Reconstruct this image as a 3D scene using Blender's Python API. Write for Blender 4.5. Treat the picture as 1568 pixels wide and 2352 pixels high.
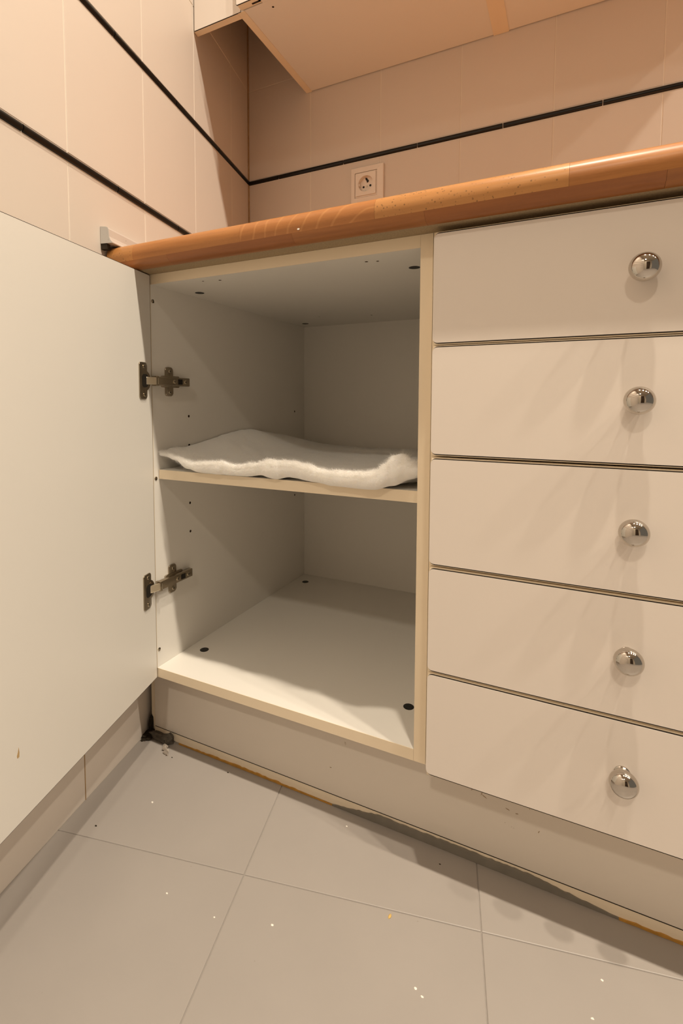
import bpy, bmesh, math, random
from mathutils import Matrix, Vector, noise

for o in list(bpy.data.objects):
    bpy.data.objects.remove(o, do_unlink=True)
SC = bpy.context.scene
COL = SC.collection
rng = random.Random(7)

# ------------------------------------------------------------------ camera
RX = (0.895872713592118, 0.4443051663301435, 0.002236115703293712)      # image right
RY = (0.029685596372678508, -0.054833373743762515, -0.9980541400604857)  # image down
RZ = (-0.44331799693796936, 0.8941958511960457, -0.06231318716520784)    # forward
CAM = (0.66399, -0.65654, 0.65210)
cam_d = bpy.data.cameras.new('camera')
cam_d.sensor_fit = 'AUTO'; cam_d.sensor_width = 36.0
cam_d.lens = 1149.19 / 2352 * 36.0
cam_d.shift_x = (784 - 744.5) / 2352
cam_d.shift_y = -(1176 - 993.1) / 2352
cam_d.clip_start = 0.01
cam_o = bpy.data.objects.new('camera', cam_d); COL.objects.link(cam_o)
cam_o.matrix_world = Matrix(((RX[0], -RY[0], -RZ[0], CAM[0]),
                             (RX[1], -RY[1], -RZ[1], CAM[1]),
                             (RX[2], -RY[2], -RZ[2], CAM[2]), (0, 0, 0, 1)))
SC.camera = cam_o

# ------------------------------------------------------------------ world, exposure, lamps
w = bpy.data.worlds.new('world'); SC.world = w; w.use_nodes = True
w.node_tree.nodes['Background'].inputs[0].default_value = (1.0, 0.86, 0.68, 1)
w.node_tree.nodes['Background'].inputs[1].default_value = 0.16
SC.view_settings.view_transform = 'Standard'; SC.view_settings.look = 'None'
SC.view_settings.gamma = 1.0; SC.view_settings.use_curve_mapping = False
SC.view_settings.exposure = 0.22

LAMP_COL = (1.0, 0.88, 0.715)
H_CEIL = 2.75
LAMPS = [(0.74, -0.38, 92), (1.35, -0.38, 82), (1.99, -0.38, 82), (2.59, -0.38, 82), (0.85, -2.30, 104)]
for lx, ly, pw in LAMPS:
    ld = bpy.data.lights.new('downlight_bulb', 'SPOT')
    ld.energy = pw; ld.color = LAMP_COL; ld.shadow_soft_size = 0.035 if ly > -1 else 0.09
    ld.spot_size = math.radians(150); ld.spot_blend = 1.0
    lo = bpy.data.objects.new('downlight_bulb', ld); COL.objects.link(lo)
    lo.location = (lx, ly, H_CEIL - 0.03)

# ------------------------------------------------------------------ helpers
WM = {}
I4 = Matrix.Identity(4)

def tag(o, label=None, cat=None, group=None, kind=None):
    if label: o['label'] = label
    if cat: o['category'] = cat
    if group: o['group'] = group
    if kind: o['kind'] = kind
    return o

def place(o, M, parent):
    WM[o] = M
    if parent is not None:
        o.parent = parent
        o.matrix_local = WM[parent].inverted() @ M
    else:
        o.matrix_world = M

def link(name, me, M, parent):
    o = bpy.data.objects.new(name, me); COL.objects.link(o)
    place(o, M, parent)
    return o

def thing(name, label, cat, loc=(0, 0, 0), group=None):
    o = bpy.data.objects.new(name, None); COL.objects.link(o)
    o.empty_display_size = 0.05
    place(o, Matrix.Translation(loc), None)
    return tag(o, label, cat, group)

def mk(name, bm, mats, parent=None, F=I4, smooth=False, recenter=True):
    """bm in frame F -> object with its origin at the bounding-box centre"""
    if not isinstance(mats, (list, tuple)): mats = [mats]
    bmesh.ops.recalc_face_normals(bm, faces=bm.faces[:])
    c = Vector((0, 0, 0))
    if recenter:
        lo = Vector([min(v.co[i] for v in bm.verts) for i in range(3)])
        hi = Vector([max(v.co[i] for v in bm.verts) for i in range(3)])
        c = (lo + hi) / 2
        bmesh.ops.translate(bm, verts=bm.verts[:], vec=-c)
    me = bpy.data.meshes.new(name); bm.to_mesh(me); bm.free()
    for m in mats: me.materials.append(m)
    if smooth:
        me.polygons.foreach_set('use_smooth', [True] * len(me.polygons))
        try: me.set_sharp_from_angle(angle=math.radians(40))
        except Exception: pass
    return link(name, me, F @ Matrix.Translation(c), parent)

def bbox(bm, x0, x1, y0, y1, z0, z1, bevel=0.0, seg=2, mi=0):
    r = bmesh.ops.create_cube(bm, size=1.0)
    vs = r['verts']
    for v in vs:
        v.co = Vector(((x0 + x1) / 2 + v.co.x * (x1 - x0), (y0 + y1) / 2 + v.co.y * (y1 - y0), (z0 + z1) / 2 + v.co.z * (z1 - z0)))
    fs = list({f for v in vs for f in v.link_faces})
    for f in fs: f.material_index = mi
    if bevel > 0:
        es = list({e for v in vs for e in v.link_edges})
        r2 = bmesh.ops.bevel(bm, geom=es, offset=bevel, segments=seg, affect='EDGES', profile=0.5)
        for f in r2['faces']: f.material_index = mi
    return vs

def box(name, x0, x1, y0, y1, z0, z1, mat, parent=None, F=I4, bevel=0.0, seg=2):
    bm = bmesh.new(); bbox(bm, x0, x1, y0, y1, z0, z1, bevel, seg)
    return mk(name, bm, mat, parent, F)

def lathe(bm, prof, n=24, M=I4, mi=0):
    """prof: (r, h) pairs along local z"""
    rings = []
    for r, h in prof:
        if r < 1e-6:
            rings.append([bm.verts.new(M @ Vector((0, 0, h)))])
        else:
            rings.append([bm.verts.new(M @ Vector((r * math.cos(2 * math.pi * k / n), r * math.sin(2 * math.pi * k / n), h))) for k in range(n)])
    for a, b in zip(rings, rings[1:]):
        for k in range(n):
            k2 = (k + 1) % n
            if len(a) == 1 and len(b) == 1: continue
            if len(a) == 1: f = bm.faces.new((a[0], b[k], b[k2]))
            elif len(b) == 1: f = bm.faces.new((a[k], a[k2], b[0]))
            else: f = bm.faces.new((a[k], a[k2], b[k2], b[k]))
            f.material_index = mi
    for ring in (rings[0], rings[-1]):
        if len(ring) > 1:
            try: bm.faces.new(ring).material_index = mi
            except ValueError: pass

def prism(bm, pts, h0, h1, axis='z', mi=0, bevel=0.0):
    """closed polygon pts extruded between h0 and h1 along axis"""
    def P(a, b, h):
        return Vector((a, b, h)) if axis == 'z' else (Vector((h, a, b)) if axis == 'x' else Vector((a, h, b)))
    lo = [bm.verts.new(P(a, b, h0)) for a, b in pts]
    hi = [bm.verts.new(P(a, b, h1)) for a, b in pts]
    fs = [bm.faces.new(lo), bm.faces.new(hi)]
    n = len(pts)
    for k in range(n):
        fs.append(bm.faces.new((lo[k], lo[(k + 1) % n], hi[(k + 1) % n], hi[k])))
    for f in fs: f.material_index = mi
    return lo, hi

def rrect(x0, x1, y0, y1, r, n=5):
    out = []
    for cx, cy, a in ((x1 - r, y0 + r, -90), (x1 - r, y1 - r, 0), (x0 + r, y1 - r, 90), (x0 + r, y0 + r, 180)):
        for k in range(n + 1):
            t = math.radians(a + 90 * k / n)
            out.append((cx + r * math.cos(t), cy + r * math.sin(t)))
    return out

# ------------------------------------------------------------------ materials
def newmat(name):
    m = bpy.data.materials.new(name); m.use_nodes = True
    nt = m.node_tree; b = nt.nodes['Principled BSDF']
    return m, nt, b

def N(nt, t, **kw):
    n = nt.nodes.new(t)
    for k, v in kw.items(): setattr(n, k, v)
    return n

def mixc(nt, fac, a, b, blend='MIX'):
    m = N(nt, 'ShaderNodeMix', data_type='RGBA', blend_type=blend)
    for sock, val in ((0, fac), (6, a), (7, b)):
        if hasattr(val, 'is_linked') or hasattr(val, 'node'): nt.links.new(val, m.inputs[sock])
        else: m.inputs[sock].default_value = val if sock == 0 else (*val, 1)
    return m.outputs[2]

def ramp(nt, src, p0, p1, c0=(0, 0, 0), c1=(1, 1, 1)):
    r = N(nt, 'ShaderNodeValToRGB')
    r.color_ramp.elements[0].position = p0; r.color_ramp.elements[0].color = (*c0, 1)
    r.color_ramp.elements[1].position = p1; r.color_ramp.elements[1].color = (*c1, 1)
    nt.links.new(src, r.inputs[0]); return r.outputs[0]

def tex_noise(nt, vec, scale, detail=3.0, rough=0.5):
    n = N(nt, 'ShaderNodeTexNoise'); n.inputs['Scale'].default_value = scale
    n.inputs['Detail'].default_value = detail; n.inputs['Roughness'].default_value = rough
    nt.links.new(vec, n.inputs['Vector']); return n.outputs[0]

def coords(nt, scale=(1, 1, 1)):
    tc = N(nt, 'ShaderNodeTexCoord'); mp = N(nt, 'ShaderNodeMapping')
    mp.inputs['Scale'].default_value = scale
    nt.links.new(tc.outputs['Object'], mp.inputs['Vector']); return mp.outputs[0]

def bump(nt, b, h, strength, dist=0.001):
    bp = N(nt, 'ShaderNodeBump'); bp.inputs['Strength'].default_value = strength
    bp.inputs['Distance'].default_value = dist
    nt.links.new(h, bp.inputs['Height']); nt.links.new(bp.outputs[0], b.inputs['Normal'])

def surf(name, col, rough=0.4, spec=0.5, var=0.03, vscale=6.0, bscale=0, bstr=0.0, metal=0.0, dirt=None, tile_var=0.0):
    m, nt, b = newmat(name)
    v = coords(nt)
    n = tex_noise(nt, v, vscale, 4)
    lo = tuple(c * (1 - var) for c in col); hi = tuple(min(1, c * (1 + var)) for c in col)
    c = mixc(nt, n, lo, hi)
    if tile_var:
        oi = N(nt, 'ShaderNodeObjectInfo')
        r = ramp(nt, oi.outputs['Random'], 0, 1, (1 - tile_var,) * 3, (1, 1, 1))
        c = mixc(nt, 1.0, c, r, 'MULTIPLY')
    if dirt:
        dcol, dscale, p0, p1, amt = dirt
        d = tex_noise(nt, v, dscale, 6, 0.65)
        f = ramp(nt, d, p0, p1)
        mm = N(nt, 'ShaderNodeMath', operation='MULTIPLY'); nt.links.new(f, mm.inputs[0]); mm.inputs[1].default_value = amt
        c = mixc(nt, mm.outputs[0], c, dcol)
    nt.links.new(c, b.inputs['Base Color'])
    b.inputs['Roughness'].default_value = rough
    b.inputs['Specular IOR Level'].default_value = spec
    b.inputs['Metallic'].default_value = metal
    if bscale: bump(nt, b, tex_noise(nt, v, bscale, 3), bstr)
    return m

M = {}
M['tile'] = surf('glazed_cream_tile', (0.72, 0.64, 0.565), 0.38, 0.30, 0.015, 3, 14, 0.05, tile_var=0.03)
M['tile_floor_row'] = M['tile']
M['grout'] = surf('pale_grout', (0.82, 0.745, 0.65), 0.8, 0.2, 0.05, 40)
M['grout_dark'] = surf('stained_corner_sealant', (0.42, 0.27, 0.13), 0.7, 0.3, 0.35, 60)
M['border'] = surf('black_glazed_liner', (0.005, 0.0045, 0.004), 0.28, 0.35, 0.2, 30, 60, 0.05)
M['floor'] = surf('grey_floor_paint', (0.345, 0.312, 0.285), 0.40, 0.38, 0.06, 9, 26, 0.35,
                  dirt=((0.20, 0.15, 0.11), 55, 0.70, 0.74, 0.5))
M['plaster'] = surf('warm_white_plaster', (0.78, 0.72, 0.64), 0.8, 0.2, 0.02, 4)
M['plaster_dim'] = surf('beige_ceiling_paint', (0.62, 0.55, 0.46), 0.8, 0.2, 0.02, 4)
M['reflection_dark'] = surf('dark_reflection_door', (0.045, 0.026, 0.014), 0.5, 0.3, 0.2, 8)  # dark colour of the added door that the knobs reflect
M['melamine'] = surf('white_melamine', (0.80, 0.765, 0.705), 0.38, 0.4, 0.015, 5, 900, 0.03,
                     dirt=((0.42, 0.33, 0.24), 38, 0.735, 0.775, 0.45))
M['front'] = surf('white_laminate_front', (0.80, 0.725, 0.655), 0.36, 0.35, 0.012, 4, 900, 0.02)
M['upper'] = M['front']
M['dark_line'] = surf('dark_laminate_core_edge', (0.018, 0.012, 0.008), 0.5, 0.3, 0.2, 60)
M['edge'] = surf('cream_edge_band', (0.85, 0.72, 0.535), 0.38, 0.4, 0.04, 9)
M['chip'] = surf('raw_chipboard', (0.36, 0.27, 0.165), 0.85, 0.15, 0.35, 420, 300, 0.4)
M['chip_hole'] = surf('drilled_chipboard', (0.10, 0.06, 0.035), 0.9, 0.1, 0.3, 300)
M['black_plastic'] = surf('black_plastic_cap', (0.016, 0.016, 0.015), 0.45, 0.4, 0.1, 50)
M['chrome'] = surf('polished_chrome', (0.58, 0.54, 0.49), 0.06, 0.5, 0.01, 5, metal=1.0)
M['nickel'] = surf('worn_nickel_steel', (0.40, 0.34, 0.26), 0.24, 0.5, 0.12, 120, metal=1.0)
M['nickel_light'] = surf('bright_nickel_steel', (0.80, 0.72, 0.58), 0.28, 0.5, 0.06, 120, metal=1.0)
M['nickel_screw'] = surf('nickel_screw_head', (0.55, 0.48, 0.37), 0.25, 0.5, 0.1, 120, metal=1.0)
M['steel_dark'] = surf('dark_hinge_recess', (0.015, 0.012, 0.009), 0.5, 0.3, 0.2, 80)
M['socket'] = surf('white_socket_plastic', (0.84, 0.76, 0.68), 0.3, 0.45, 0.01, 8)
M['plinth'] = surf('dull_white_plinth_board', (0.73, 0.66, 0.58), 0.42, 0.35, 0.04, 5,
                   dirt=((0.26, 0.17, 0.09), 46, 0.70, 0.74, 0.6))
M['lip'] = surf('cream_plinth_lip', (0.76, 0.65, 0.50), 0.5, 0.3, 0.08, 14)
M['ochre'] = surf('ochre_adhesive_residue', (0.46, 0.235, 0.045), 0.7, 0.3, 0.4, 60, 120, 0.3)
M['ochre_stain'] = surf('dried_ochre_drip', (0.50, 0.34, 0.16), 0.5, 0.3, 0.2, 60)
M['paint_grey'] = surf('smeared_grey_paint', (0.20, 0.18, 0.15), 0.6, 0.3, 0.2, 40, 70, 0.3)
M['scuff'] = surf('brown_scuff', (0.34, 0.24, 0.14), 0.7, 0.2, 0.2, 60)
M['dark_debris'] = surf('dark_grey_debris', (0.12, 0.105, 0.085), 0.8, 0.2, 0.3, 60, 90, 0.4)
M['grime'] = surf('black_grime_gap_shade', (0.03, 0.022, 0.014), 0.8, 0.2, 0.4, 60, 90, 0.4)  # floor grime, also the painted shade in the gap under the upstand
M['flake'] = surf('pale_paint_flake', (0.55, 0.48, 0.41), 0.6, 0.3, 0.1, 60)
M['white_crumb'] = surf('white_crumb', (0.9, 0.86, 0.78), 0.6, 0.3, 0.05, 60)
M['yellow_crumb'] = surf('yellow_crumb', (0.62, 0.42, 0.14), 0.6, 0.3, 0.2, 60)
M['upstand'] = surf('grey_white_upstand_plastic', (0.60, 0.52, 0.46), 0.45, 0.4, 0.05, 20,
                    dirt=((0.2, 0.16, 0.13), 70, 0.68, 0.72, 0.6))
M['alu_end'] = surf('grey_profile_end', (0.52, 0.50, 0.47), 0.5, 0.4, 0.06, 40,
                    dirt=((0.12, 0.1, 0.08), 80, 0.64, 0.70, 0.7))
M['lamp_metal'] = surf('brushed_lamp_ring', (0.7, 0.68, 0.64), 0.3, 0.5, 0.03, 20, metal=1.0)
mm_, nt_, b_ = newmat('lit_lamp_glass')
b_.inputs['Base Color'].default_value = (0.9, 0.85, 0.75, 1)
b_.inputs['Emission Color'].default_value = (1, 0.86, 0.66, 1); b_.inputs['Emission Strength'].default_value = 8
M['lamp_glass'] = mm_

def wood(name, col, dark, grain=1.0, flecks=0.0, rings=0.0, seed=0.0):
    m, nt, b = newmat(name)
    tc = N(nt, 'ShaderNodeTexCoord'); mp = N(nt, 'ShaderNodeMapping')
    mp.inputs['Location'].default_value = (seed, seed * 0.7, seed * 1.3)
    nt.links.new(tc.outputs['Object'], mp.inputs['Vector'])
    st = N(nt, 'ShaderNodeMapping'); st.inputs['Scale'].default_value = (3.5, 60, 60)
    nt.links.new(mp.outputs[0], st.inputs['Vector'])
    g = tex_noise(nt, st.outputs[0], 2.0, 5, 0.6)
    col = tuple(x * 0.93 for x in col); dark = tuple(x * 0.90 for x in dark)
    c = mixc(nt, ramp(nt, g, 0.30, 0.72), dark, col)
    st2 = N(nt, 'ShaderNodeMapping'); st2.inputs['Scale'].default_value = (60, 500, 500)
    nt.links.new(mp.outputs[0], st2.inputs['Vector'])
    f2 = tex_noise(nt, st2.outputs[0], 3.0, 2, 0.5)
    mm = N(nt, 'ShaderNodeMath', operation='MULTIPLY'); nt.links.new(ramp(nt, f2, 0.58, 0.75), mm.inputs[0]); mm.inputs[1].default_value = 0.35 * grain
    c = mixc(nt, mm.outputs[0], c, tuple(x * 0.55 for x in col))
    if flecks:
        vo = N(nt, 'ShaderNodeTexVoronoi'); vo.inputs['Scale'].default_value = 330
        st3 = N(nt, 'ShaderNodeMapping'); st3.inputs['Scale'].default_value = (0.8, 1.0, 0.75)
        nt.links.new(mp.outputs[0], st3.inputs['Vector']); nt.links.new(st3.outputs[0], vo.inputs['Vector'])
        dots = ramp(nt, vo.outputs['Distance'], 0.18, 0.32, (1, 1, 1), (0, 0, 0))
        gate = ramp(nt, tex_noise(nt, mp.outputs[0], 120, 2), 0.46, 0.54)
        dd = mixc(nt, 1.0, dots, gate, 'MULTIPLY')
        mm2 = N(nt, 'ShaderNodeMath', operation='MULTIPLY'); nt.links.new(dd, mm2.inputs[0]); mm2.inputs[1].default_value = flecks
        c = mixc(nt, mm2.outputs[0], c, tuple(x * 0.38 for x in col))
    if rings:
        wv = N(nt, 'ShaderNodeTexWave', wave_type='RINGS', rings_direction='SPHERICAL'); wv.inputs['Scale'].default_value = 16
        wv.inputs['Distortion'].default_value = 1.6; wv.inputs['Detail'].default_value = 1; wv.inputs['Detail Scale'].default_value = 2
        st4 = N(nt, 'ShaderNodeMapping'); st4.inputs['Location'].default_value = (-0.10, 0.0, 0.05)
        st4.inputs['Scale'].default_value = (1.0, 1.0, 1.0)
        nt.links.new(tc.outputs['Object'], st4.inputs['Vector']); nt.links.new(st4.outputs[0], wv.inputs['Vector'])
        line = ramp(nt, wv.outputs['Fac'], 0.90, 1.0)
        mm3 = N(nt, 'ShaderNodeMath', operation='MULTIPLY'); nt.links.new(line, mm3.inputs[0]); mm3.inputs[1].default_value = rings
        c = mixc(nt, mm3.outputs[0], c, (min(1, col[0] * 1.25), col[1] * 1.45, col[2] * 1.7))
    nt.links.new(c, b.inputs['Base Color'])
    b.inputs['Roughness'].default_value = 0.34; b.inputs['Specular IOR Level'].default_value = 0.45
    bump(nt, b, g, 0.06)
    return m

WOOD = {
    'light_fleck': wood('beech_light_flecked', (0.58, 0.270, 0.085), (0.50, 0.222, 0.066), 0.5, 0.85, 0, 0.3),
    'plain': wood('beech_plain', (0.52, 0.222, 0.064), (0.42, 0.165, 0.045), 1.0, 0, 0, 1.1),
    'ring': wood('beech_cathedral', (0.49, 0.198, 0.056), (0.41, 0.156, 0.042), 0.9, 0, 0.5, 2.2),
    'streak': wood('beech_streaked', (0.55, 0.236, 0.070), (0.37, 0.138, 0.036), 0.7, 0, 0, 3.7),
    'red_shaded': wood('beech_reddish_shaded', (0.38, 0.138, 0.038), (0.29, 0.100, 0.027), 0.8, 0, 0, 5.1),  # reddish beech, darkened to paint in the shade under the nosing
    'warm_shaded': wood('beech_warm_shaded', (0.42, 0.162, 0.045), (0.32, 0.118, 0.032), 0.8, 0, 0, 6.3),  # warm beech, darkened in the same way for the lower half
}

# ------------------------------------------------------------------ the room
YB = 0.571                                   # back wall tile face
DW = Vector((0.2202, -0.9754, 0.0))          # along the left wall, towards the camera side
NW = Vector((0.9754, 0.2202, 0.0))           # out of the left wall, into the room
C0 = Vector((-0.1839, YB, 0.0)) - NW * 0.005
t_ = (YB - C0.y) / DW.y
C0 = C0 + DW * t_                            # wall corner at floor level
def wall_x(y): return C0.x + DW.x * (y - C0.y) / DW.y
# frame of the left wall: local x along the wall, y out of the wall, z up
FL = Matrix(((DW.x, NW.x, 0, C0.x), (DW.y, NW.y, 0, C0.y), (0, 0, 1, 0), (0, 0, 0, 1)))
FB = Matrix.Translation((0, YB, 0))
JT = 0.0020; RECESS = 0.0007; THK = 0.006

def shared_tiles(parent, F, rects, mat, name, out_sign, dm, bev=0.0007):
    """box tiles with shared meshes; rects (a0,a1,z0,z1) along local x"""
    cache = {}
    for a0, a1, z0, z1 in rects:
        key = (round(a1 - a0, 4), round(z1 - z0, 4))
        if key not in cache:
            bm = bmesh.new(); W_, H_ = key
            y0, y1 = (-THK, 0) if out_sign > 0 else (0, THK)
            bbox(bm, -W_ / 2, W_ / 2, y0, y1, -H_ / 2, H_ / 2)
            es = [e for e in bm.edges if all(abs(v.co.y) < 1e-6 for v in e.verts)]
            bmesh.ops.bevel(bm, geom=es, offset=bev, segments=2, affect='EDGES', profile=0.5)
            bmesh.ops.recalc_face_normals(bm, faces=bm.faces[:])
            me = bpy.data.meshes.new(name); bm.to_mesh(me); bm.free(); me.materials.append(mat)
            cache[key] = me
        jit = Matrix.Translation((0, out_sign * dm * (rng.random() - 0.5), 0))
        Mx = F @ Matrix.Translation(((a0 + a1) / 2, 0, (z0 + z1) / 2)) @ jit
        link(name, cache[key], Mx, parent)

def liners(parent, F, rects, name, out_sign):
    cache = {}
    for a0, a1, z0, z1 in rects:
        key = (round(a1 - a0, 4), round(z1 - z0, 4))
        if key not in cache:
            W_, H_ = key
            pts = [(-THK * out_sign, -H_ / 2), (0.0, -H_ / 2)]
            for k in range(1, 6):
                t = math.pi * k / 6
                pts.append((out_sign * 0.0042 * math.sin(t), -H_ / 2 * math.cos(t)))
            pts += [(0.0, H_ / 2), (-THK * out_sign, H_ / 2)]
            bm = bmesh.new(); prism(bm, pts, -W_ / 2, W_ / 2, 'x')
            bmesh.ops.recalc_face_normals(bm, faces=bm.faces[:])
            me = bpy.data.meshes.new(name); bm.to_mesh(me); bm.free(); me.materials.append(M['border'])
            me.polygons.foreach_set('use_smooth', [True] * len(me.polygons)); me.set_sharp_from_angle(angle=math.radians(40))
            cache[key] = me
        link(name, cache[key], F @ Matrix.Translation(((a0 + a1) / 2, 0, (z0 + z1) / 2)), parent)

def tile_rows(lo, hi, first, step, zrows):
    js = []
    a = first
    while a < hi: js.append(a); a += step
    edges = [lo] + [j for j in js if lo < j < hi] + [hi]
    out = []
    for z0, z1 in zrows:
        for e0, e1 in zip(edges, edges[1:]):
            if e1 - e0 > 0.012: out.append((e0 + JT / 2, e1 - JT / 2, z0 + JT / 2, z1 - JT / 2))
    return out

ROWS_LOW = [(0.0, 0.2525), (0.2525, 0.505), (0.505, 0.7575), (0.7575, 1.0095)]
BORD = [(1.0095, 1.0225), (1.2672, 1.2805)]
ROWS_UP = [(1.0225, 1.2672), (1.2805, 1.5255), (1.5255, 1.7705), (1.7705, 2.0155), (2.0155, 2.2605), (2.2605, 2.5055), (2.5055, 2.75)]

LW = 3.0
wall_left = tag(box('wall_left', -0.03, LW, -0.12, -RECESS, 0, H_CEIL, M['grout'], None, FL), kind='structure')
ZL = lambda rows: [(a + (0.003 if a > 0 else 0), b + 0.003) for a, b in rows]
shared_tiles(wall_left, FL, tile_rows(0.002, LW, 0.118, 0.2003, ZL(ROWS_LOW + ROWS_UP)), M['tile'], 'wall_tile', 1, 0.0005)
liners(wall_left, FL, tile_rows(0.0, LW, 0.2, 0.2013, ZL(BORD)), 'border_tile', 1)

box('stained_joint', 0.7185, 0.7198, -0.002, 0.0002, 0.0, 0.25, M['grout_dark'], wall_left, FL)
XR = 3.2
wall_back = tag(box('wall_back', C0.x - 0.03, XR, RECESS, 0.12, 0, H_CEIL, M['grout'], None, FB), kind='structure')
shared_tiles(wall_back, FB, tile_rows(C0.x + 0.002, XR, 0.0123, 0.1985, [(0.7575, 1.0095)] + ROWS_UP), M['tile'], 'wall_tile', -1, 0.0005)
liners(wall_back, FB, tile_rows(C0.x + 0.001, XR, -0.0877, 0.1972, BORD), 'border_tile', -1)

# corner sealant line
bm = bmesh.new(); lathe(bm, [(0.0021, 0.0), (0.0021, H_CEIL)], 8, Matrix.Translation((C0.x + 0.0012, YB - 0.0008, 0)))
tag(mk('trim_1', bm, M['grout_dark']), kind='structure')

# floor: a slab with painted-over tiles parallel to the left wall
FF = Matrix(((DW.x, NW.x, 0, 0.2768), (DW.y, NW.y, 0, -0.1221), (0, 0, 1, 0), (0, 0, 0, 1)))
bm = bmesh.new()
vs = [(-0.35, 0.70), (3.25, 0.70), (3.25, -3.1), (-0.35, -3.1)]
prism(bm, vs, -0.08, -0.0013, 'z')
floor = tag(mk('floor', bm, M['floor']), kind='structure')
TS = 0.3132
fcache = None
bm = bmesh.new(); hw_ = TS / 2 - 0.0004
bbox(bm, -hw_, hw_, -hw_, hw_, -0.006, 0.0)
es = [e for e in bm.edges if all(abs(v.co.z) < 1e-6 for v in e.verts)]
bmesh.ops.bevel(bm, geom=es, offset=0.0011, segments=2, affect='EDGES', profile=0.5)
bmesh.ops.recalc_face_normals(bm, faces=bm.faces[:])
ft_me = bpy.data.meshes.new('floor_tile'); bm.to_mesh(ft_me); bm.free(); ft_me.materials.append(M['floor'])
for i in range(-3, 9):
    for j in range(-3, 9):
        cpt = FF @ Vector(((i + 0.5) * TS, (j + 0.5) * TS, 0))
        if not (-0.25 < cpt.x < 2.6 and -2.4 < cpt.y < 0.45): continue
        if (cpt - C0).dot(NW) < -0.13: continue
        link('floor_tile', ft_me, FF @ Matrix.Translation(((i + 0.5) * TS, (j + 0.5) * TS, 0.0002 * (rng.random() - 0.5))), floor)

tag(box('ceiling', -0.4, XR + 0.1, -3.1, 0.7, H_CEIL, H_CEIL + 0.1, M['plaster_dim']), kind='structure')
tag(box('wall_front', 0.40, 2.60, -3.1, -3.0, 0, H_CEIL, M['plaster_dim']), kind='structure')
refl_door = tag(box('reflection_door_1', 1.05, 1.95, -3.0, -2.955, 0, 2.10, M['reflection_dark']), kind='structure')  # unseen door, added only as something dark for the knobs to reflect
for zz in ((0.15, 0.95), (1.10, 1.95)): box('reflection_door_panel', 1.17, 1.83, -2.957, -2.945, *zz, M['reflection_dark'], refl_door, bevel=0.004)

# recessed ceiling lamps of the room (their light is set at the top)
for lx, ly, pw in LAMPS:
    t = thing('ceiling_downlight',
              'round recessed downlight in the row above the worktop' if ly > -1 else 'single round recessed downlight in the middle of the ceiling',
              'ceiling light', (lx, ly, H_CEIL), 'downlights in the ceiling row' if ly > -1 else None)
    Mx = Matrix.Translation((lx, ly, H_CEIL))
    bm = bmesh.new(); lathe(bm, [(0.032, 0.0), (0.034, -0.006), (0.046, -0.005), (0.048, 0.0)], 24, Mx); mk('ring', bm, M['lamp_metal'], t, smooth=True)
    bm = bmesh.new(); lathe(bm, [(0.031, -0.001), (0.031, -0.004), (0.0, -0.005)], 24, Mx); mk('glass', bm, M['lamp_glass'], t, smooth=True)

# ------------------------------------------------------------------ base cabinet with the open door
ZB, ZT = 0.150, 0.870; T = 0.0166; CW = 0.479; DEP = 0.557
def panel(name, x0, x1, y0, y1, z0, z1, parent, cutters=None, mat=None):
    """melamine panel; cutters: list of (centre, axis, radius, depth) blind holes"""
    o = box(name, x0, x1, y0, y1, z0, z1, mat or M['melamine'], parent)
    o.data.materials.append(M['chip_hole'])
    if cutters:
        bm = bmesh.new()
        for c, ax, r, dep in cutters:
            q = Vector((0, 0, 1)).rotation_difference(Vector(ax)).to_matrix().to_4x4()
            lathe(bm, [(r, -dep), (r, dep)], 14, Matrix.Translation(c) @ q, mi=1)
        bmesh.ops.recalc_face_normals(bm, faces=bm.faces[:])
        me = bpy.data.meshes.new('cut'); bm.to_mesh(me); bm.free()
        me.materials.append(M['melamine']); me.materials.append(M['chip_hole'])
        co = bpy.data.objects.new('cut', me); COL.objects.link(co)
        md = o.modifiers.new('holes', 'BOOLEAN'); md.object = co; md.operation = 'DIFFERENCE'; md.solver = 'EXACT'
        bpy.context.view_layer.update()
        dg = bpy.context.evaluated_depsgraph_get()
        nm = bpy.data.meshes.new_from_object(o.evaluated_get(dg))
        o.modifiers.clear(); old = o.data; o.data = nm; nm.name = name
        bpy.data.objects.remove(co, do_unlink=True); bpy.data.meshes.remove(me)
    return o

cab = thing('base_cabinet', 'white kitchen base cabinet with its door swung open, shelf and empty bottom visible', 'cabinet', (CW / 2, DEP / 2, ZB))
# left side panel with shelf-pin holes
pin = [(0.0935, z) for z in (0.6224, 0.5664, 0.4533, 0.3972)] + [(0.5045, z) for z in (0.6245, 0.3997)]
cut = [((0.0, y, z), (1, 0, 0), 0.0026, 0.009) for y, z in pin]
sp = panel('side_panel', -T, 0.0, 0.0008, DEP + 0.01, ZB, ZT, cab, cut)
box('edge_band', -T, 0.0, 0.0, 0.0008, ZB, ZT, M['edge'], sp)
sp2 = panel('side_panel', CW, CW + T, 0.0008, DEP + 0.01, ZB, ZT, cab)
box('edge_band', CW, CW + T, 0.0, 0.0008, ZB, ZT, M['edge'], sp2)
small = [((x, y, ZT - T), (0, 0, 1), r, 0.008) for x, y, r in ((0.0996, 0.0206, 0.0019), (0.1292, 0.0282, 0.0026), (0.3905, 0.031, 0.0026), (0.406, 0.0355, 0.0022), (0.2359, 0.4544, 0.0024), (0.1147, 0.4231, 0.0016))]
tp = panel('top_panel', 0.0002, CW - 0.0002, 0.0008, DEP, ZT - T, ZT, cab, small)
box('edge_band', 0.0002, CW - 0.0002, 0.0, 0.0008, ZT - T, ZT, M['edge'], tp)
bp_ = panel('bottom_panel', 0.0002, CW - 0.0002, 0.0008, DEP, ZB, ZB + T, cab)
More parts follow.
